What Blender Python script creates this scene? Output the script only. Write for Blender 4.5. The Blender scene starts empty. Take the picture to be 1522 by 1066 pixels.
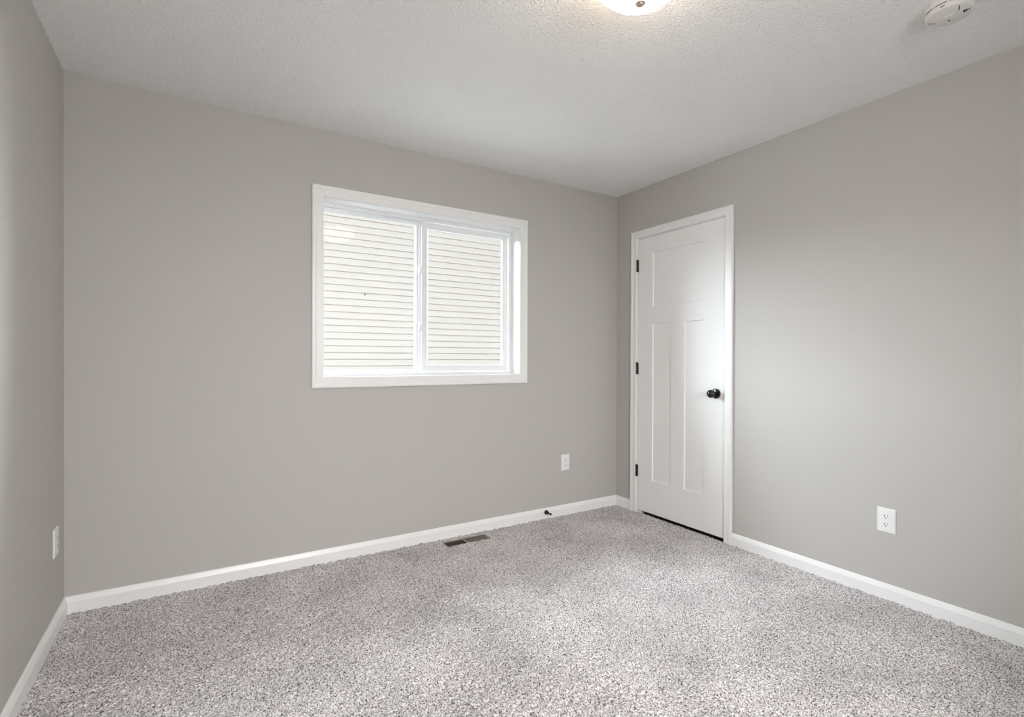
import bpy, bmesh, math
import numpy as np
from mathutils import Vector, Matrix

# ------------------------------------------------------------------ scene, camera, light
C = bpy.context.scene
COL = C.collection
PI = math.pi
W, L, H = 3.3445, 3.70, 2.44          # room: x 0..W, y 0..-L, z 0..H (camera looks towards +y and +x)

C.view_settings.view_transform = 'Standard'
C.view_settings.look = 'None'
C.view_settings.gamma = 1.0
C.view_settings.use_curve_mapping = False
C.view_settings.exposure = 0.08
C.cycles.max_bounces = 14
C.cycles.diffuse_bounces = 9
C.cycles.glossy_bounces = 6
C.cycles.transparent_max_bounces = 12
C.cycles.sample_clamp_indirect = 6.0
C.cycles.use_denoising = True

F_PX, CX, CY = 761.329, 765.484, 536.279
YAW, PITCH, ROLL = 0.558398, -0.005307, 0.003760
fw = Vector((math.sin(YAW)*math.cos(PITCH), math.cos(YAW)*math.cos(PITCH), math.sin(PITCH)))
rt = Vector((math.cos(YAW), -math.sin(YAW), 0))
up = rt.cross(fw)
r2 = rt*math.cos(ROLL) + up*math.sin(ROLL)
u2 = up*math.cos(ROLL) - rt*math.sin(ROLL)
cam = bpy.data.cameras.new('camera')
cam.sensor_width = 36.0
cam.lens = 36.0*F_PX/1522.0
cam.shift_x = (761.0 - CX)/1522.0
cam.shift_y = (CY - 533.0)/1522.0
cam.clip_start = 0.02
co = bpy.data.objects.new('camera', cam)
COL.objects.link(co)
m = Matrix((r2, u2, -fw)).transposed().to_4x4()
m.translation = Vector((0.5003, -3.027, 1.1612))
co.matrix_world = m
C.camera = co

SKY = 0.83            # overcast sky
SUN_L = 3.5
SUN_M = 22.5
SUN_R = 36.0
SUN_T = 1.5
LAMP = 14.0          # frosted ceiling lamp bowl
FRONT_FILL = 48.0
HIGH_FILL = 370.0

wd = bpy.data.worlds.new('overcast_sky')
C.world = wd
wd.use_nodes = True
bg = wd.node_tree.nodes['Background']
bg.inputs[0].default_value = (0.95, 0.98, 1.0, 1)
bg.inputs[1].default_value = SKY

# the bright parts of the cloudy sky that look into the room past the neighbouring house (soft, wide suns)
def sky_light(name, direction, angle, energy, col):
    l = bpy.data.lights.new(name, 'SUN')
    l.energy = energy; l.angle = math.radians(angle); l.color = col
    o = bpy.data.objects.new(name, l)
    COL.objects.link(o)
    o.rotation_euler = Vector(direction).normalized().to_track_quat('-Z', 'Y').to_euler()
    return o
sky_light('bright_sky_past_left_end', (0.93, -0.30, -0.28), 42, SUN_L, (0.82, 0.93, 1.0))
sky_light('bright_sky_left_of_house', (0.66, -0.66, -0.60), 62, SUN_M, (0.82, 0.93, 1.0))
sky_light('bright_sky_past_right_end', (-0.80, -0.55, -0.25), 75, SUN_R, (0.88, 0.95, 1.0))
sky_light('bright_sky_over_roof', (0.10, -0.66, -0.74), 50, SUN_T, (0.88, 0.95, 1.0))

# added fill lights outside the made-up window behind the camera
def fill_light(name, loc, direction, sx, sy, power, col):
    l = bpy.data.lights.new(name, 'AREA')
    l.shape = 'RECTANGLE'; l.size = sx; l.size_y = sy; l.energy = power; l.color = col
    o = bpy.data.objects.new(name, l)
    COL.objects.link(o)
    o.location = loc
    o.rotation_euler = Vector(direction).to_track_quat('-Z', 'Z').to_euler()
    return o
fill_light('fill_behind_camera', (1.25, -4.15, 1.5), (0, 1, 0), 1.5, 1.25, FRONT_FILL, (0.97, 0.98, 1.0))
fill_light('high_fill_behind_camera', (0.9, -5.6, 2.9), (0.08, 1, -0.48), 3.0, 2.2, HIGH_FILL, (0.97, 0.98, 1.0))

# ------------------------------------------------------------------ materials
def mat(name, col, rough=0.5, metal=0.0, spec=0.5, bump=None, emit=None, coat=0.0):
    mt = bpy.data.materials.new(name)
    mt.use_nodes = True
    nt = mt.node_tree
    b = nt.nodes['Principled BSDF']
    b.inputs['Base Color'].default_value = (*col, 1)
    b.inputs['Roughness'].default_value = rough
    b.inputs['Metallic'].default_value = metal
    b.inputs['Specular IOR Level'].default_value = spec
    b.inputs['Coat Weight'].default_value = coat
    if emit:
        b.inputs['Emission Color'].default_value = (*emit[0], 1)
        b.inputs['Emission Strength'].default_value = emit[1]
    if bump:
        scale, strength, dist, detail = bump
        tc = nt.nodes.new('ShaderNodeTexCoord')
        nz = nt.nodes.new('ShaderNodeTexNoise')
        nz.inputs['Scale'].default_value = scale
        nz.inputs['Detail'].default_value = detail
        nz.inputs['Roughness'].default_value = 0.55
        bp = nt.nodes.new('ShaderNodeBump')
        bp.inputs['Strength'].default_value = strength
        bp.inputs['Distance'].default_value = dist
        nt.links.new(tc.outputs['Object'], nz.inputs['Vector'])
        nt.links.new(nz.outputs['Fac'], bp.inputs['Height'])
        nt.links.new(bp.outputs['Normal'], b.inputs['Normal'])
    return mt

M = {}
M['wall'] = mat('greige_wall_paint', (0.505, 0.482, 0.458), 0.55, spec=0.3, bump=(260, 0.10, 0.002, 3))
M['ceiling'] = mat('textured_ceiling_paint', (0.92, 0.918, 0.91), 0.9, spec=0.1, bump=(110, 1.0, 0.010, 4))
M['trim'] = mat('white_semigloss_trim', (0.85, 0.85, 0.84), 0.32)
M['door'] = mat('white_door_paint', (0.87, 0.87, 0.86), 0.5, bump=(300, 0.04, 0.001, 2))
M['vinyl'] = mat('white_window_vinyl', (0.84, 0.85, 0.86), 0.3)
M['plastic'] = mat('white_plastic', (0.82, 0.82, 0.82), 0.35)
M['detector'] = mat('off_white_detector_plastic', (0.74, 0.72, 0.70), 0.5)
M['dark'] = mat('dark_recess', (0.012, 0.011, 0.010), 0.8)
M['greyprint'] = mat('grey_print', (0.22, 0.20, 0.19), 0.7)
M['black'] = mat('black_metal', (0.008, 0.008, 0.009), 0.22, spec=0.6)
M['hinge'] = mat('black_hinge_metal', (0.012, 0.010, 0.009), 0.4)
M['rubber'] = mat('black_rubber', (0.012, 0.012, 0.012), 0.6)
M['nickel'] = mat('brushed_nickel', (0.62, 0.50, 0.40), 0.35, metal=1.0)
M['bronze'] = mat('taupe_register_enamel', (0.21, 0.165, 0.13), 0.45)
M['screw'] = mat('screw_metal', (0.55, 0.55, 0.55), 0.35, metal=0.8)
M['siding'] = mat('cream_vinyl_siding', (0.685, 0.645, 0.612), 0.6, spec=0.2)
M['ground'] = mat('pale_gravel', (0.50, 0.495, 0.48), 0.95, bump=(60, 0.4, 0.01, 4))
M['clad'] = mat('dark_added_cladding', (0.20, 0.19, 0.175), 0.7)
M['closet'] = mat('shade_dark_closet', (0.10, 0.095, 0.09), 0.8)  # shade put into the colour: darkens the gap under the door; roof shares it
M['bowl'] = mat('lit_frosted_glass', (0.9, 0.88, 0.85), 0.35, emit=((1.0, 0.83, 0.66), LAMP))

def glass():
    mt = bpy.data.materials.new('window_glass')
    mt.use_nodes = True
    nt = mt.node_tree
    nt.nodes.clear()
    out = nt.nodes.new('ShaderNodeOutputMaterial')
    mix = nt.nodes.new('ShaderNodeMixShader')
    fr = nt.nodes.new('ShaderNodeFresnel'); fr.inputs['IOR'].default_value = 1.17
    tr = nt.nodes.new('ShaderNodeBsdfTransparent'); tr.inputs[0].default_value = (0.975, 0.975, 0.97, 1)
    gl = nt.nodes.new('ShaderNodeBsdfGlossy'); gl.inputs['Roughness'].default_value = 0.04
    nt.links.new(fr.outputs[0], mix.inputs[0])
    nt.links.new(tr.outputs[0], mix.inputs[1])
    nt.links.new(gl.outputs[0], mix.inputs[2])
    nt.links.new(mix.outputs[0], out.inputs[0])
    return mt
M['glass'] = glass()

def carpet_mat():
    mt = bpy.data.materials.new('flecked_frieze_carpet')
    mt.use_nodes = True
    nt = mt.node_tree
    b = nt.nodes['Principled BSDF']
    b.inputs['Roughness'].default_value = 1.0
    b.inputs['Specular IOR Level'].default_value = 0.05
    b.inputs['Sheen Weight'].default_value = 0.15
    tc = nt.nodes.new('ShaderNodeTexCoord')
    n1 = nt.nodes.new('ShaderNodeTexNoise')
    n1.inputs['Scale'].default_value = 180; n1.inputs['Detail'].default_value = 3; n1.inputs['Roughness'].default_value = 0.6
    cr = nt.nodes.new('ShaderNodeValToRGB')
    e = cr.color_ramp.elements
    e[0].position = 0.37; e[0].color = (0.07, 0.057, 0.055, 1)
    e[1].position = 0.62; e[1].color = (0.86, 0.825, 0.82, 1)
    e2 = cr.color_ramp.elements.new(0.47); e2.color = (0.50, 0.468, 0.462, 1)
    # broad nap / foot-mark variation of the pile
    n2 = nt.nodes.new('ShaderNodeTexNoise')
    n2.inputs['Scale'].default_value = 3.0; n2.inputs['Detail'].default_value = 3
    mr = nt.nodes.new('ShaderNodeMapRange')
    mr.inputs['From Min'].default_value = 0.3; mr.inputs['From Max'].default_value = 0.7
    mr.inputs['To Min'].default_value = 0.76; mr.inputs['To Max'].default_value = 1.02
    mx = nt.nodes.new('ShaderNodeVectorMath'); mx.operation = 'SCALE'
    nt.links.new(tc.outputs['Object'], n1.inputs['Vector'])
    nt.links.new(tc.outputs['Object'], n2.inputs['Vector'])
    nt.links.new(n1.outputs['Fac'], cr.inputs['Fac'])
    nt.links.new(n2.outputs['Fac'], mr.inputs['Value'])
    nt.links.new(cr.outputs['Color'], mx.inputs[0])
    nt.links.new(mr.outputs['Result'], mx.inputs['Scale'])
    nt.links.new(mx.outputs['Vector'], b.inputs['Base Color'])
    return mt
M['carpet'] = carpet_mat()

# ------------------------------------------------------------------ helpers
def obj(name, bm, m, parent=None, smooth=False, angle=35):
    me = bpy.data.meshes.new(name)
    bmesh.ops.recalc_face_normals(bm, faces=bm.faces)
    bm.to_mesh(me); bm.free()
    me.materials.append(m)
    if smooth:
        for p in me.polygons: p.use_smooth = True
        me.set_sharp_from_angle(angle=math.radians(angle))
    o = bpy.data.objects.new(name, me)
    COL.objects.link(o)
    if parent: o.parent = parent
    return o

def tag(o, label=None, cat=None, group=None, kind=None):
    if label: o['label'] = label
    if cat: o['category'] = cat
    if group: o['group'] = group
    if kind: o['kind'] = kind
    return o

def empty(name, loc, label=None, cat=None, group=None, kind=None, rot=None):
    o = bpy.data.objects.new(name, None)
    o.empty_display_size = 0.05
    COL.objects.link(o)
    mw = Matrix.Translation(Vector(loc))
    if rot is not None: mw = mw @ rot.to_4x4()
    o.matrix_world = mw
    return tag(o, label, cat, group, kind)

def box(bm, lo, hi, bevel=0.0, seg=2):
    lo, hi = [min(a, b) for a, b in zip(lo, hi)], [max(a, b) for a, b in zip(lo, hi)]
    r = bmesh.ops.create_cube(bm, size=1.0)
    vs = r['verts']
    for v in vs:
        v.co = Vector([(lo[i]+hi[i])/2 + v.co[i]*(hi[i]-lo[i]) for i in range(3)])
    if bevel:
        es = list({e for v in vs for e in v.link_edges})
        bmesh.ops.bevel(bm, geom=es, offset=bevel, segments=seg, affect='EDGES', profile=0.5)
    return bm

def bx(lo, hi, bevel=0.0, seg=2):
    return box(bmesh.new(), lo, hi, bevel, seg)

def lathe(bm, prof, n=48, mtx=None):
    """prof: list of (r, z); revolved about local z."""
    mtx = mtx or Matrix.Identity(4)
    rings = []
    for r, z in prof:
        if r < 1e-6:
            rings.append([bm.verts.new(mtx @ Vector((0, 0, z)))])
        else:
            rings.append([bm.verts.new(mtx @ Vector((r*math.cos(2*PI*k/n), r*math.sin(2*PI*k/n), z))) for k in range(n)])
    for a, b in zip(rings[:-1], rings[1:]):
        for k in range(n):
            k2 = (k+1) % n
            if len(a) == 1 and len(b) == 1: continue
            if len(a) == 1: bm.faces.new((a[0], b[k], b[k2]))
            elif len(b) == 1: bm.faces.new((a[k], b[0], a[k2]))
            else: bm.faces.new((a[k], b[k], b[k2], a[k2]))
    for ring in (rings[0], rings[-1]):
        if len(ring) > 1:
            try: bm.faces.new(ring)
            except ValueError: pass
    return bm

def mitred(bm, pts, prof, to3, closed):
    """Sweep prof [(outward offset, height)] along polyline pts (2-D), mitred at the corners; to3(u, v, h)."""
    n = len(pts)
    P = [Vector(p) for p in pts]
    rings = []
    for i in range(n):
        dirs = []
        if closed or i > 0: dirs.append((P[i]-P[(i-1) % n]).normalized())
        if closed or i < n-1: dirs.append((P[(i+1) % n]-P[i]).normalized())
        nrm = [Vector((d.y, -d.x)) for d in dirs]
        if len(nrm) == 2:
            s = nrm[0]+nrm[1]
            mit = s/(s.dot(nrm[0]))
        else:
            mit = nrm[0]
        rings.append([bm.verts.new(to3(*(P[i]+mit*o), h)) for o, h in prof])
    k = len(prof)
    for i in range(n if closed else n-1):
        a, b = rings[i], rings[(i+1) % n]
        for j in range(k):
            j2 = (j+1) % k
            bm.faces.new((a[j], a[j2], b[j2], b[j]))
    if not closed:
        bm.faces.new(rings[0]); bm.faces.new(rings[-1])
    return bm

# ------------------------------------------------------------------ numbers taken from the room
WX0, WX1, WZ0, WZ1 = 1.113, 2.424, 1.048, 2.066      # window opening
WT = 0.21                                            # outer wall thickness
DY0, DY1, DZ1 = -0.229, -0.978, 2.0585               # door slab
JY0, JY1, JZ1 = -0.221, -0.986, 2.066                # door opening at the casing
RT = 0.12                                            # inner wall thickness

# ------------------------------------------------------------------ room shell
bm = bmesh.new()
box(bm, (-RT, 0, -0.1), (WX0-0.012, WT, H+0.1)); box(bm, (WX1+0.012, 0, -0.1), (W+RT, WT, H+0.1))
box(bm, (WX0-0.012, 0, -0.1), (WX1+0.012, WT, WZ0-0.012)); box(bm, (WX0-0.012, 0, WZ1+0.012), (WX1+0.012, WT, H+0.1))
tag(obj('wall_back', bm, M['wall']), 'greige wall with the sliding window', 'wall', kind='structure')
bm = bmesh.new()
box(bm, (W, 0, -0.1), (W+RT, JY0+0.018, H+0.1)); box(bm, (W, JY1-0.018, -0.1), (W+RT, -L-RT, H+0.1))
box(bm, (W, JY0+0.018, JZ1+0.018), (W+RT, JY1-0.018, H+0.1))
tag(obj('wall_right', bm, M['wall']), 'greige wall with the white panel door', 'wall', kind='structure')
tag(obj('wall_left', bx((-RT, 0, -0.1), (0, -L-RT, H+0.1)), M['wall']), 'greige wall at the left edge of the photo', 'wall', kind='structure')
# front wall behind the camera, with an added window opening for the fill lights
QX0, QX1, QZ0, QZ1 = 0.55, 1.95, 0.90, 2.07
bm = bmesh.new()
box(bm, (0, -L, -0.1), (QX0, -L-WT, H+0.1)); box(bm, (QX1, -L, -0.1), (W, -L-WT, H+0.1))
box(bm, (QX0, -L, QZ1), (QX1, -L-WT, H+0.1)); box(bm, (QX0, -L, -0.1), (QX1, -L-WT, QZ0))
tag(obj('wall_front', bm, M['wall']), 'greige wall behind the camera with an added window for fill light', 'wall', kind='structure')
tag(obj('ceiling', bx((-RT, WT, H), (W+RT, -L-WT, H+0.1)), M['ceiling']), 'white textured ceiling', 'ceiling', kind='structure')
bm = bmesh.new()  # unseen cladding, added to keep bounce light off the neighbouring siding
for lo, hi in (((-0.6, -0.6), (WX0-0.02, 5.0)), ((WX1+0.02, -0.6), (W+0.9, 5.0)), ((WX0-0.02, -0.6), (WX1+0.02, WZ0-0.02)), ((WX0-0.02, WZ1+0.02), (WX1+0.02, 5.0))):
    box(bm, (lo[0], WT, lo[1]), (hi[0], WT+0.02, hi[1]))
tag(obj('wall_exterior_added', bm, M['clad']), 'added unseen cladding around the sliding window, dark to cut bounce light', 'wall', kind='structure')
# closet behind the closed door
bm = bmesh.new()
box(bm, (W+RT+0.6, 0.05, -0.1), (W+RT+0.65, -1.4, H)); box(bm, (W+RT, 0.05, -0.1), (W+RT+0.6, 0.0, H))
box(bm, (W+RT, -1.35, -0.1), (W+RT+0.6, -1.4, H)); box(bm, (W+RT, 0.05, H), (W+RT+0.65, -1.4, H+0.05))
box(bm, (W+0.013, JY0+0.017, -0.1), (W+RT+0.6, JY1-0.017, -0.03))
tag(obj('wall_closet', bm, M['closet']), 'closet walls behind the white panel door', 'wall', kind='structure')

# ------------------------------------------------------------------ carpet: real tufted pile
VX0, VX1, VY0, VY1 = 1.808, 2.118, -0.160, -0.064    # floor register
def carpet():
    s = 0.004
    x0, x1, y0, y1 = 0.0, W+0.10, -L, 0.0
    nx, ny = int((x1-x0)/s)+1, int((y1-y0)/s)+1
    rng = np.random.default_rng(7)
    def blur(a):
        a = (np.roll(a, 1, 0)+2*a+np.roll(a, -1, 0))/4
        return (np.roll(a, 1, 1)+2*a+np.roll(a, -1, 1))/4
    a = blur(rng.standard_normal((ny, nx))); a /= a.std()
    b = blur(blur(blur(rng.standard_normal((ny, nx))))); b /= b.std()
    z = 0.0016*a + 0.0018*b
    X, Y = np.meshgrid(np.linspace(x0, x1, nx), np.linspace(y0, y1, ny))
    X = X + rng.uniform(-0.0013, 0.0013, X.shape); Y = Y + rng.uniform(-0.0013, 0.0013, X.shape)
    z = np.clip(z, -0.006, 0.007)
    z = np.where(X > W-0.004, np.minimum(z, 0.0)-0.004, z)
    co_ = np.stack([X, Y, z], -1).reshape(-1, 3).astype(np.float32)
    i = np.arange((ny-1)*(nx-1)); r, c = i//(nx-1), i % (nx-1)
    v0 = r*nx+c
    q = np.stack([v0, v0+1, v0+1+nx, v0+nx], -1)
    cx_ = co_[v0, 0]+s/2; cy_ = co_[v0, 1]+s/2
    keep = ~((cx_ > VX0+0.004) & (cx_ < VX1-0.004) & (cy_ > VY0+0.006) & (cy_ < VY1-0.004))
    keep &= ~(cx_ > W+0.012)
    q = q[keep]
    me = bpy.data.meshes.new('floor')
    me.vertices.add(len(co_)); me.vertices.foreach_set('co', co_.ravel())
    me.loops.add(q.size); me.loops.foreach_set('vertex_index', q.ravel().astype(np.int32))
    me.polygons.add(len(q)); me.polygons.foreach_set('loop_start', np.arange(0, q.size, 4, dtype=np.int32))
    me.polygons.foreach_set('use_smooth', np.ones(len(q), dtype=bool))
    me.update(); me.validate()
    me.materials.append(M['carpet'])
    o = bpy.data.objects.new('floor', me)
    COL.objects.link(o)
    return tag(o, 'grey flecked wall-to-wall carpet', 'carpet', kind='structure')
carpet()

# ------------------------------------------------------------------ baseboards
BH, BT = 0.075, 0.014
bprof = [(0, -0.02), (BT, -0.02), (BT, 0.051), (0.0125, 0.0555), (0.006, 0.0715), (0.0035, BH), (0, BH)]
def baseboard(name, a, b, normal, label):
    bm = bmesh.new()
    a, b, nrm = Vector(a), Vector(b), Vector(normal)
    d = (b-a).normalized()
    ends = []
    for p, sgn in ((a, 1), (b, -1)):
        ends.append([bm.verts.new(Vector((p.x, p.y, 0)) + nrm*o + Vector((0, 0, h))) for o, h in bprof])
    k = len(bprof)
    for j in range(k):
        bm.faces.new((ends[0][j], ends[0][(j+1) % k], ends[1][(j+1) % k], ends[1][j]))
    bm.faces.new(ends[0]); bm.faces.new(ends[1])
    return tag(obj(name, bm, M['trim']), label, 'baseboard', kind='structure')
baseboard('baseboard_back', (0, 0), (W, 0), (0, -1, 0), 'white baseboard under the window wall')
baseboard('baseboard_left', (0, -L), (0, 0), (1, 0, 0), 'white baseboard at the left edge of the photo')
baseboard('baseboard_right', (W, -1.041), (W, -L), (-1, 0, 0), 'white baseboard right of the panel door')
baseboard('baseboard_corner', (W, 0), (W, -0.166), (-1, 0, 0), 'short white baseboard between the corner and the panel door')
baseboard('baseboard_front', (0, -L), (W, -L), (0, 1, 0), 'white baseboard behind the camera')

# ------------------------------------------------------------------ window
win = empty('window_1', ((WX0+WX1)/2, 0, WZ0), 'white two-pane sliding window in the greige back wall', 'window', kind='structure')
def part(name, bm, m, root, **k):
    o = obj(name, bm, m, None, **k)
    o.parent = root
    o.matrix_parent_inverse = root.matrix_world.inverted()
    return o
cas = [(0.0, 0.0), (0.0, 0.010), (0.003, 0.0125), (0.036, 0.0125), (0.039, 0.015), (0.046, 0.0155), (0.049, 0.0175), (0.058, 0.017), (0.062, 0.013), (0.062, 0.0)]
bm = mitred(bmesh.new(), [(WX0, WZ0), (WX0, WZ1), (WX1, WZ1), (WX1, WZ0)][::-1], cas, lambda u, v, h: Vector((u, -h, v)), True)
part('casing', bm, M['trim'], win)
RD = 0.108                                           # reveal depth
bm = bmesh.new()
for lo, hi in (((WX0-0.012, -0.004, WZ0-0.012), (WX0, RD, WZ1+0.012)), ((WX1, -0.004, WZ0-0.012), (WX1+0.012, RD, WZ1+0.012)),
               ((WX0, -0.004, WZ0-0.012), (WX1, RD, WZ0)), ((WX0, -0.004, WZ1), (WX1, RD, WZ1+0.012))):
    box(bm, lo, hi)
part('jamb_liner', bm, M['trim'], win)
FW = 0.028
bm = bmesh.new()
FX0, FX1, FZ0, FZ1 = WX0-0.01, WX1+0.01, WZ0-0.01, WZ1+0.01
rectl = [(FX0, FZ0), (FX0, FZ1), (FX1, FZ1), (FX1, FZ0)]
fprof = [(0, RD), (-0.030, RD), (-0.030, RD+0.006), (-0.022, RD+0.008), (-0.022, RD+0.046), (-0.038, RD+0.048), (-0.038, RD+0.085), (0, RD+0.085)]
mitred(bm, rectl[::-1], fprof, lambda u, v, h: Vector((u, h, v)), True)
part('window_frame', bm, M['vinyl'], win)
# fixed meeting stile on the left light
GY = RD+0.066
MX0, MX1 = 1.722, 1.768
bm = bx((MX0, RD+0.044, FZ0+0.03), (MX1, RD+0.08, FZ1-0.03), 0.003)
box(bm, (MX0+0.012, RD+0.036, FZ0+0.03), (MX1, RD+0.046, FZ1-0.03), 0.002)
part('meeting_stile', bm, M['vinyl'], win, smooth=True)
# fixed left pane
part('fixed_glass', bx((WX0+0.012, GY-0.002, WZ0+0.01), (MX0+0.01, GY+0.002, WZ1-0.01)), M['glass'], win)
bm = mitred(bmesh.new(), [(WX0+0.029, WZ0+0.029), (WX0+0.029, WZ1-0.029), (MX0, WZ1-0.029), (MX0, WZ0+0.029)][::-1],
            [(0.004, GY-0.014), (-0.0035, GY-0.012), (-0.006, GY-0.003), (0.004, GY-0.003)], lambda u, v, h: Vector((u, h, v)), True)
part('glazing_bead', bm, M['vinyl'], win)
# sliding sash on the right
SX0, SX1, SZ0, SZ1 = 1.752, 2.400, WZ0+0.024, WZ1-0.022
SY = RD+0.008
bm = mitred(bmesh.new(), [(SX0, SZ0), (SX0, SZ1), (SX1, SZ1), (SX1, SZ0)][::-1],
            [(0, SY), (-0.032, SY), (-0.036, SY+0.003), (-0.041, SY+0.010), (-0.041, SY+0.026), (0, SY+0.026)],
            lambda u, v, h: Vector((u, h, v)), True)
sash = part('sliding_sash', bm, M['vinyl'], win)
def sub(name, bm, m, root, **k):
    return part(name, bm, m, root, **k)
bpy.context.view_layer.update()
sub('sash_glass', bx((SX0+0.03, SY+0.013, SZ0+0.03), (SX1-0.03, SY+0.017, SZ1-0.03)), M['glass'], sash)
bm = bx((SX0-0.006, SY-0.002, SZ0+0.03), (SX0+0.008, SY+0.010, SZ1-0.03), 0.002)
sub('pull_rail', bm, M['vinyl'], sash, smooth=True)
for lz in (1.737, 1.367):                           # cam latches between the lights
    lk = part('window_latch', bx((1.733, RD+0.020, lz-0.030), (1.751, RD+0.040, lz+0.030), 0.004), M['vinyl'], win, smooth=True)
    bpy.context.view_layer.update()
    bm = bmesh.new()
    box(bm, (-0.005, -0.005, -0.024), (0.005, 0.006, 0.026), 0.003)
    bmesh.ops.transform(bm, matrix=Matrix.Translation((1.741, RD+0.013, lz)) @ Matrix.Rotation(math.radians(14), 4, 'Y'), verts=bm.verts)
    sub('latch_lever', bm, M['vinyl'], lk, smooth=True)

# added window behind the camera, lets the fill lights in
fill_win = empty('fill_window', ((QX0+QX1)/2, -L, QZ0), 'white added window behind the camera, for fill light', 'window', kind='structure')
bm = mitred(bmesh.new(), [(QX0, QZ0), (QX0, QZ1), (QX1, QZ1), (QX1, QZ0)][::-1], cas, lambda u, v, h: Vector((u, -L+h, v)), True)
part('casing', bm, M['trim'], fill_win)
bm = mitred(bmesh.new(), [(QX0, QZ0), (QX0, QZ1), (QX1, QZ1), (QX1, QZ0)][::-1], [(0, -L-RD), (-0.04, -L-RD), (-0.04, -L-RD-0.07), (0, -L-RD-0.07)], lambda u, v, h: Vector((u, h, v)), True)
part('window_frame', bm, M['vinyl'], fill_win)
part('glass_pane', bx((QX0+0.03, -L-RD-0.04, QZ0+0.03), (QX1-0.03, -L-RD-0.036, QZ1-0.03)), M['glass'], fill_win)

# ------------------------------------------------------------------ panel door
door = empty('door_1', (W, (DY0+DY1)/2, 0), 'white three-panel closet door with a black knob', 'door', kind='structure')
def slab():
    bm = bmesh.new()
    t, dep, bv = 0.035, 0.008, 0.005
    ys = sorted([DY0, -0.374, -0.545, -0.663, -0.8235, DY1])
    zs = [0.020, 0.262, 1.419, 1.546, 1.939, DZ1]
    panels = [(-0.8235, -0.374, 1.546, 1.939), (-0.545, -0.374, 0.262, 1.419), (-0.8235, -0.663, 0.262, 1.419)]
    def inp(y, z):
        return any(p[0] < y < p[1] and p[2] < z < p[3] for p in panels)
    def f(pts): bm.faces.new([bm.verts.new(p) for p in pts])
    xf, xb = W+0.001, W+0.001+t
    for a, b in zip(ys[:-1], ys[1:]):
        for c, d in zip(zs[:-1], zs[1:]):
            if not inp((a+b)/2, (c+d)/2):
                f([(xf, a, c), (xf, b, c), (xf, b, d), (xf, a, d)])
    for y0, y1, z0, z1 in panels:
        xi = xf+dep
        o = [(y0, z0), (y1, z0), (y1, z1), (y0, z1)]
        i_ = [(y0+bv, z0+bv), (y1-bv, z0+bv), (y1-bv, z1-bv), (y0+bv, z1-bv)]
        for k in range(4):
            k2 = (k+1) % 4
            f([(xf, *o[k]), (xf, *o[k2]), (xi, *i_[k2]), (xi, *i_[k])])
        f([(xi, *p) for p in i_])
    y0, y1, z0, z1 = DY1, DY0, zs[0], zs[-1]
    f([(xb, y0, z0), (xb, y0, z1), (xb, y1, z1), (xb, y1, z0)])
    f([(xf, y0, z0), (xf, y0, z1), (xb, y0, z1), (xb, y0, z0)])
    f([(xf, y1, z0), (xf, y1, z1), (xb, y1, z1), (xb, y1, z0)])
    f([(xf, y0, z1), (xf, y1, z1), (xb, y1, z1), (xb, y0, z1)])
    f([(xf, y0, z0), (xf, y1, z0), (xb, y1, z0), (xb, y0, z0)])
    bmesh.ops.remove_doubles(bm, verts=bm.verts, dist=1e-5)
    return bm
sb = part('door_slab', slab(), M['door'], door)
bm = bmesh.new()
JT = 0.017
box(bm, (W-0.001, DY0+0.003, -0.02), (W+RT, DY0+0.003+JT, JZ1+JT)); box(bm, (W-0.001, DY1-0.003, -0.02), (W+RT, DY1-0.003-JT, JZ1+JT))
box(bm, (W-0.001, DY0+0.003, DZ1+0.003), (W+RT, DY1-0.003, DZ1+0.003+JT))
box(bm, (W+0.038, DY0+0.003, -0.02), (W+0.07, DY0-0.009, DZ1+0.003)); box(bm, (W+0.038, DY1-0.003, -0.02), (W+0.07, DY1+0.009, DZ1+0.003))
box(bm, (W+0.038, DY0, DZ1-0.009), (W+0.07, DY1, DZ1+0.003))
part('door_jamb', bm, M['trim'], door)
dcas = [(o*0.055/0.062, h) for o, h in cas]
bm = mitred(bmesh.new(), [(JY0, -0.02), (JY0, JZ1), (JY1, JZ1), (JY1, -0.02)], dcas, lambda u, v, h: Vector((W-h, u, v)), False)
part('door_casing', bm, M['trim'], door)
bpy.context.view_layer.update()
for z0, z1 in ((1.816, 1.904), (1.042, 1.130), (0.269, 0.357)):
    bm = bmesh.new()
    for k in range(5):                               # barrel knuckles
        a, b = z0+(z1-z0)*k/5+0.0004, z0+(z1-z0)*(k+1)/5-0.0004
        lathe(bm, [(0.0068, a), (0.0068, b)], 16, Matrix.Translation((W-0.006, -0.2245, 0)))
    lathe(bm, [(0.0, z1), (0.0045, z1), (0.005, z1+0.002), (0.003, z1+0.005), (0.0, z1+0.006)], 12, Matrix.Translation((W-0.006, -0.2245, 0)))
    box(bm, (W-0.001, -0.236, z0), (W+0.002, -0.212, z1))
    part('hinge', bm, M['hinge'], door, smooth=True)
KY, KZ = -0.918, 0.937
kmt = Matrix.Translation((W, KY, KZ)) @ Matrix.Rotation(-PI/2, 4, 'Y')
bm = lathe(bmesh.new(), [(0.033, -0.001), (0.033, 0.004), (0.031, 0.008), (0.024, 0.011), (0.015, 0.0125), (0.0, 0.0125)], 40, kmt)
part('knob_rosette', bm, M['black'], door, smooth=True)
pr = [(0.0, 0.010), (0.013, 0.010), (0.0125, 0.018), (0.0115, 0.026), (0.014, 0.031)]
for k in range(1, 13):
    a = -PI/2+0.55 + (PI-0.55)*k/12
    pr.append((max(0.0, 0.0265*math.cos(a)), 0.053+0.0225*math.sin(a)))
pr[-1] = (0.0, pr[-1][1])
part('door_knob', lathe(bmesh.new(), pr, 40, kmt), M['black'], door, smooth=True, angle=60)
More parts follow.
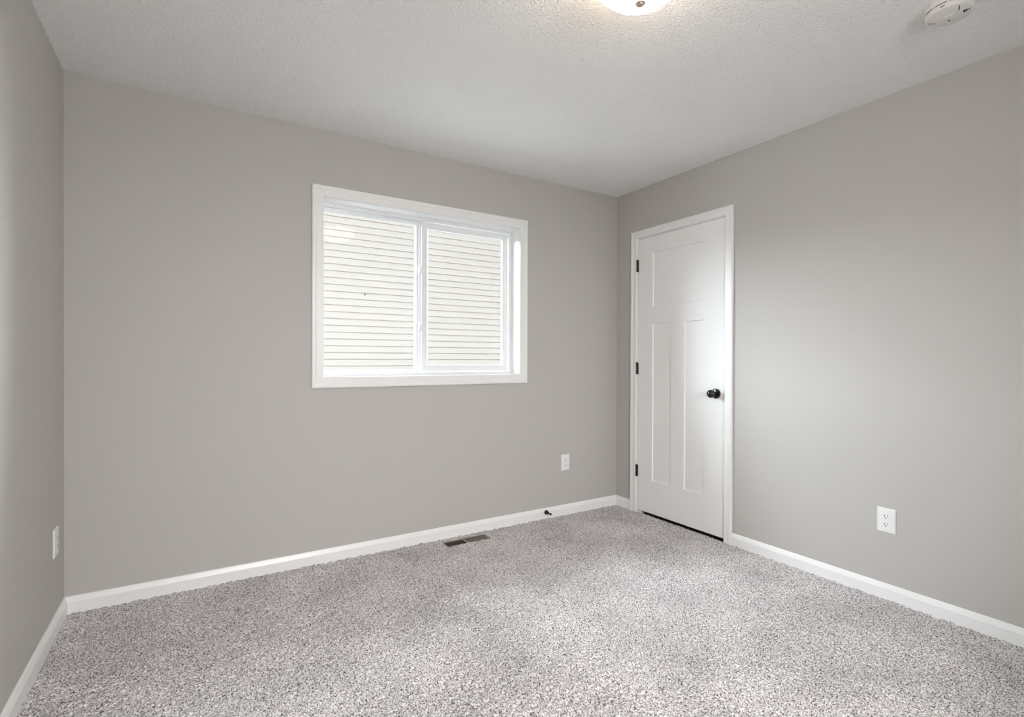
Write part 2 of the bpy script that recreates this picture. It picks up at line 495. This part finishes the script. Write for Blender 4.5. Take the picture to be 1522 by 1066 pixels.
part('strike_plate', bx((W-0.0016, DY1-0.0045, KZ-0.028), (W+0.02, DY1-0.0005, KZ+0.028)), M['hinge'], door)

# ------------------------------------------------------------------ outlets (plate faces local -y, wall plane at local y=0)
def rotz(a): return Matrix.Rotation(a, 3, 'Z')
def outlet(loc, rot, label, w=0.076, h=0.118):
    r = empty('wall_outlet', loc, label, 'outlet', 'duplex outlets on the bedroom walls', rot=rot)
    mw = r.matrix_world
    def p(name, bm, m, parent=r, **k):
        bmesh.ops.transform(bm, matrix=mw, verts=bm.verts)
        o = obj(name, bm, m, None, **k)
        o.parent = parent; o.matrix_parent_inverse = mw.inverted()
        return o
    bm = bmesh.new()
    hw, hh = w/2, h/2
    bv = 0.005
    lay = [(hw, hh, 0.0), (hw, hh, -0.0025), (hw-0.0015, hh-0.0015, -0.0045), (hw-bv, hh-bv, -0.0062)]
    rings = [[bm.verts.new((sx*a, y, sz*b)) for sx, sz in ((-1, -1), (1, -1), (1, 1), (-1, 1))] for a, b, y in lay]
    for a, b in zip(rings[:-1], rings[1:]):
        for k in range(4): bm.faces.new((a[k], a[(k+1) % 4], b[(k+1) % 4], b[k]))
    bm.faces.new(rings[0]); bm.faces.new(rings[-1])
    p('cover_plate', bm, M['plastic'])
    for s in (1, -1):
        zc = s*0.0195
        bm = bmesh.new()
        # rounded receptacle face with flat top and bottom
        pts = []
        for k in range(48):
            a = 2*PI*k/48
            pts.append((0.0172*math.cos(a), max(-0.0135, min(0.0135, 0.0172*math.sin(a)))))
        f0 = [bm.verts.new((x, -0.004, zc+z)) for x, z in pts]
        f1 = [bm.verts.new((x, -0.0074, zc+z)) for x, z in pts]
        f2 = [bm.verts.new((x*0.95, -0.0080, zc+z*0.95)) for x, z in pts]
        for a, b in ((f0, f1), (f1, f2)):
            for k in range(48): bm.faces.new((a[k], a[(k+1) % 48], b[(k+1) % 48], b[k]))
        bm.faces.new(f2)
        rc = p('receptacle', bm, M['plastic'])
        for x, hz in ((-0.0062, 0.0046), (0.0062, 0.0038)):
            sl_ = bx((x-0.0012, -0.0083, zc+0.003-hz), (x+0.0012, -0.0070, zc+0.003+hz))
            bmesh.ops.transform(sl_, matrix=mw, verts=sl_.verts)
            o = obj('blade_slot', sl_, M['dark']); o.parent = rc
        g = lathe(bmesh.new(), [(0.0026, 0.0070), (0.0026, 0.0083), (0.0, 0.0083)], 14, mw @ Matrix.Translation((0, 0, zc-0.0072)) @ Matrix.Rotation(PI/2, 4, 'X'))
        o = obj('ground_slot', g, M['dark']); o.parent = rc
    g = lathe(bmesh.new(), [(0.0034, 0.0055), (0.0032, 0.0072), (0.0, 0.0076)], 16, Matrix.Rotation(PI/2, 4, 'X'))
    p('plate_screw', g, M['plastic'], smooth=True)
    return r
outlet((2.833, 0.0, 0.388), rotz(0), 'white wall outlet under the window, between the floor register and the corner')
outlet((W, -1.880, 0.381), rotz(-PI/2), 'white wall outlet on the bright right wall, right of the panel door', 0.079)
outlet((0, -0.172, 0.377), rotz(PI/2), 'white wall outlet on the left wall, seen almost edge-on beside the corner')

# ------------------------------------------------------------------ floor register
reg = empty('floor_register', ((VX0+VX1)/2, (VY0+VY1)/2, 0), 'taupe metal floor register sunk in the carpet below the window', 'vent')
ZT = -0.0005
xm = (VX0+VX1)/2 - 0.008
bm = bmesh.new()
for lo, hi in (((VX0, VY0), (VX1, VY0+0.013)), ((VX0, VY1-0.013), (VX1, VY1)), ((VX0, VY0+0.013), (VX0+0.016, VY1-0.013)),
               ((VX1-0.016, VY0+0.013), (VX1, VY1-0.013)), ((xm-0.008, VY0+0.013), (xm+0.008, VY1-0.013))):
    box(bm, (lo[0], lo[1], ZT-0.004), (hi[0], hi[1], ZT))
part('register_frame', bm, M['bronze'], reg)
bm = bx((VX0+0.01, VY0+0.01, -0.055), (VX1-0.01, VY1-0.01, -0.050))
for lo, hi in (((VX0+0.008, VY0+0.008), (VX1-0.008, VY0+0.011)), ((VX0+0.008, VY1-0.011), (VX1-0.008, VY1-0.008)),
               ((VX0+0.008, VY0+0.011), (VX0+0.011, VY1-0.011)), ((VX1-0.011, VY0+0.011), (VX1-0.008, VY1-0.011))):
    box(bm, (lo[0], lo[1], -0.055), (hi[0], hi[1], ZT-0.004))
part('duct_boot', bm, M['dark'], reg)
def louvers(x0, x1, ang, n):
    bm = bmesh.new()
    for k in range(n):
        xc = x0+(x1-x0)*(k+0.5)/n
        b2 = bx((-0.0006, VY0+0.013, -0.007), (0.0006, VY1-0.013, 0.007))
        bmesh.ops.transform(b2, matrix=Matrix.Translation((xc, 0, ZT-0.0075)) @ Matrix.Rotation(ang, 4, 'Y'), verts=b2.verts)
        me = bpy.data.meshes.new('t'); b2.to_mesh(me); b2.free(); bm.from_mesh(me); bpy.data.meshes.remove(me)
    return bm
part('louver_bank', louvers(VX0+0.017, xm-0.009, math.radians(-38), 13), M['bronze'], reg)
part('louver_bank', louvers(xm+0.009, VX1-0.017, math.radians(38), 13), M['bronze'], reg)

# ------------------------------------------------------------------ door stop on the baseboard
st = empty('door_stop', (2.653, -BT, 0.047), 'small black rigid door stop on the baseboard right of the floor register', 'door stop')
smt = Matrix.Translation((2.653, -BT+0.0005, 0.047)) @ Matrix.Rotation(PI/2, 4, 'X')
part('flange', lathe(bmesh.new(), [(0.0, 0.0), (0.0165, 0.0), (0.0165, 0.004), (0.0135, 0.012), (0.0085, 0.026), (0.0055, 0.036), (0.0, 0.036)], 24, smt), M['hinge'], st, smooth=True)
part('stem', lathe(bmesh.new(), [(0.0052, 0.034), (0.0046, 0.05), (0.0, 0.05)], 16, smt), M['hinge'], st, smooth=True)
part('rubber_tip', lathe(bmesh.new(), [(0.0, 0.049), (0.0062, 0.049), (0.0066, 0.053), (0.0066, 0.061), (0.005, 0.064), (0.0, 0.0645)], 20, smt), M['rubber'], st, smooth=True)

# ------------------------------------------------------------------ ceiling light
LX, LY = 1.70, -1.85
lamp = empty('ceiling_light', (LX, LY, H), 'round lit ceiling light with a frosted glass bowl and metal finial', 'ceiling light')
lm = Matrix.Translation((LX, LY, H))
part('mounting_pan', lathe(bmesh.new(), [(0.0, 0.0), (0.172, 0.0), (0.172, -0.012), (0.166, -0.022), (0.158, -0.026), (0.0, -0.026)], 64, lm), M['nickel'], lamp, smooth=True)
pr = []
R0, DROP = 0.157, 0.122
for k in range(0, 17):
    a = k/16*PI/2
    pr.append((R0*math.cos(a), -0.0265-DROP*math.sin(a)))
pr[-1] = (0.0, -0.0265-DROP)
part('glass_bowl', lathe(bmesh.new(), pr, 64, lm), M['bowl'], lamp, smooth=True, angle=80)
zb = -0.0265-DROP
part('finial', lathe(bmesh.new(), [(0.0, zb+0.004), (0.0125, zb+0.003), (0.0165, zb-0.001), (0.0165, zb-0.0035), (0.0145, zb-0.005), (0.0115, zb-0.0055),
                                   (0.0105, zb-0.008), (0.008, zb-0.0095), (0.0, zb-0.010)], 32, lm), M['nickel'], lamp, smooth=True)

# ------------------------------------------------------------------ smoke detector
SXc, SYc = 2.795, -2.287
sd = empty('smoke_detector', (SXc, SYc, H), 'round white smoke detector on the ceiling near the right wall', 'smoke detector')
sm = Matrix.Translation((SXc, SYc, H))
part('mounting_base', lathe(bmesh.new(), [(0.0, 0.0), (0.0705, 0.0), (0.0715, -0.002), (0.0715, -0.025), (0.0705, -0.0265), (0.066, -0.0265), (0.0, -0.0265)], 64, sm), M['detector'], sd, smooth=True)
body = part('detector_body', lathe(bmesh.new(), [(0.0, -0.026), (0.069, -0.026), (0.0705, -0.0275), (0.0700, -0.036), (0.0690, -0.041), (0.0665, -0.0445), (0.064, -0.0455), (0.0, -0.0455)], 64, sm), M['detector'], sd, smooth=True)
bpy.context.view_layer.update()
def dpart(name, bm, m, ang, **k):
    bmesh.ops.transform(bm, matrix=sm @ Matrix.Rotation(ang, 4, 'Z'), verts=bm.verts)
    return part(name, bm, m, body, **k)
A0 = math.atan2(-3.027-SYc, 0.5003-SXc)              # direction towards the camera
def arc_slot(a0, a1, r0, r1, z0, z1):
    bm = bmesh.new(); n = 14
    ring = []
    for k in range(n+1):
        a = a0+(a1-a0)*k/n
        c_, s_ = math.cos(a), math.sin(a)
        ring.append([bm.verts.new((r*c_, r*s_, z)) for r, z in ((r0, z0), (r1, z0), (r1, z1), (r0, z1))])
    for a, b in zip(ring[:-1], ring[1:]):
        for j in range(4): bm.faces.new((a[j], a[(j+1) % 4], b[(j+1) % 4], b[j]))
    bm.faces.new(ring[0]); bm.faces.new(ring[-1])
    return bm
for a0, a1 in ((-0.595, -0.121), (0.0, 0.46), (-1.19, -0.72), (0.60, 1.06)):
    dpart('side_vent', arc_slot(a0, a1, 0.060, 0.0718, -0.0287, -0.0270), M['dark'], A0)
def radial_slot(x, y, ln, wd_, ang):
    b2 = bx((-ln/2, -wd_/2, -0.0460), (ln/2, wd_/2, -0.0440))
    bmesh.ops.transform(b2, matrix=Matrix.Translation((x, y, 0)) @ Matrix.Rotation(ang, 4, 'Z'), verts=b2.verts)
    return b2
for x, y, ln, w_, a in ((0.034, 0.0255, 0.030, 0.0030, 0.03), (0.0005, 0.0389, 0.016, 0.0050, 0.05), (0.0025, 0.0450, 0.016, 0.0050, 0.05), (0.003, 0.0522, 0.012, 0.0028, 0.05)):
    dpart('sounder_slot', radial_slot(x, y, ln, w_, a), M['dark'], A0)
dpart('indicator_hole', lathe(bmesh.new(), [(0.0036, -0.0460), (0.0036, -0.044), (0, -0.044)], 14, Matrix.Translation((-0.0322, -0.0017, 0))), M['dark'], A0)
dpart('test_button', lathe(bmesh.new(), [(0.017, -0.045), (0.017, -0.0472), (0.0155, -0.0480), (0.0, -0.0482)], 32, Matrix.Translation((-0.006, -0.002, 0))), M['detector'], A0, smooth=True)
for k in range(6):
    dpart('sounder_slot', radial_slot(-0.012-0.002*k, -0.060+0.0038*k, 0.016-0.001*k, 0.0014, 0.0), M['greyprint'], A0)
def side_text(txt, size, ang, zc, rad):
    cu = bpy.data.curves.new('lettering', 'FONT'); cu.body = txt; cu.size = size; cu.align_x = 'CENTER'; cu.extrude = 0.0004
    to = bpy.data.objects.new('lettering', cu); COL.objects.link(to)
    bpy.context.view_layer.update()
    me = bpy.data.meshes.new_from_object(to.evaluated_get(bpy.context.evaluated_depsgraph_get()))
    bpy.data.objects.remove(to); bpy.data.curves.remove(cu)
    bm = bmesh.new(); bm.from_mesh(me); bpy.data.meshes.remove(me)
    for v in bm.verts:
        a = ang+v.co.x/rad
        v.co = Vector(((rad+v.co.z)*math.cos(a), (rad+v.co.z)*math.sin(a), zc+v.co.y))
    return bm
dpart('lettering', side_text('BRK', 0.0070, -0.285, -0.0412, 0.0698), M['dark'], A0)

# ------------------------------------------------------------------ neighbouring house beyond the window
NY, EXPO = 4.90, 0.1016
nb = empty('neighbor_house', (5, NY, -0.6), 'house clad in cream horizontal lap siding, seen through the window', 'house')
NX0, NX1, NZ0, NZ1 = -0.35, 6.6, -0.6, 5.2
z_line = 1.0265
n0 = math.ceil((z_line-NZ0)/EXPO)
bm = bmesh.new()
prof = []
z = z_line-n0*EXPO
while z < NZ1:
    prof += [(0.014, z-0.003), (0.014, z+0.011), (-0.012, z+0.011), (-0.003, z+EXPO-0.003)]
    z += EXPO
prof += [(0.0, z+0.01), (0.03, z+0.01), (0.03, z_line-n0*EXPO)]
ra = [bm.verts.new((NX0, NY+y, z)) for y, z in prof]
rb = [bm.verts.new((NX1, NY+y, z)) for y, z in prof]
for j in range(len(prof)):
    j2 = (j+1) % len(prof)
    bm.faces.new((ra[j], ra[j2], rb[j2], rb[j]))
bm.faces.new(ra); bm.faces.new(rb)
part('lap_siding', bm, M['siding'], nb)
part('house_body', bx((NX0, NY+0.015, NZ0), (NX1, NY+7, NZ1)), M['siding'], nb)
part('corner_board', bx((NX0-0.02, NY-0.03, NZ0), (NX0+0.08, NY+0.08, NZ1)), M['trim'], nb)
part('roof', bx((NX0-0.3, NY-0.35, NZ1), (NX1+0.3, NY+7.3, NZ1+0.25)), M['closet'], nb)
part('fastener', lathe(bmesh.new(), [(0.0, 0.004), (0.012, 0.004), (0.012, 0.03), (0, 0.03)], 12, Matrix.Translation((2.7165, NY, 2.128)) @ Matrix.Rotation(PI/2, 4, 'X')), M['greyprint'], nb)
tag(obj('ground', bx((-14, WT+0.02, -0.8), (20, 22, -0.6)), M['ground']), 'pale ground between the two houses', 'ground', kind='structure')
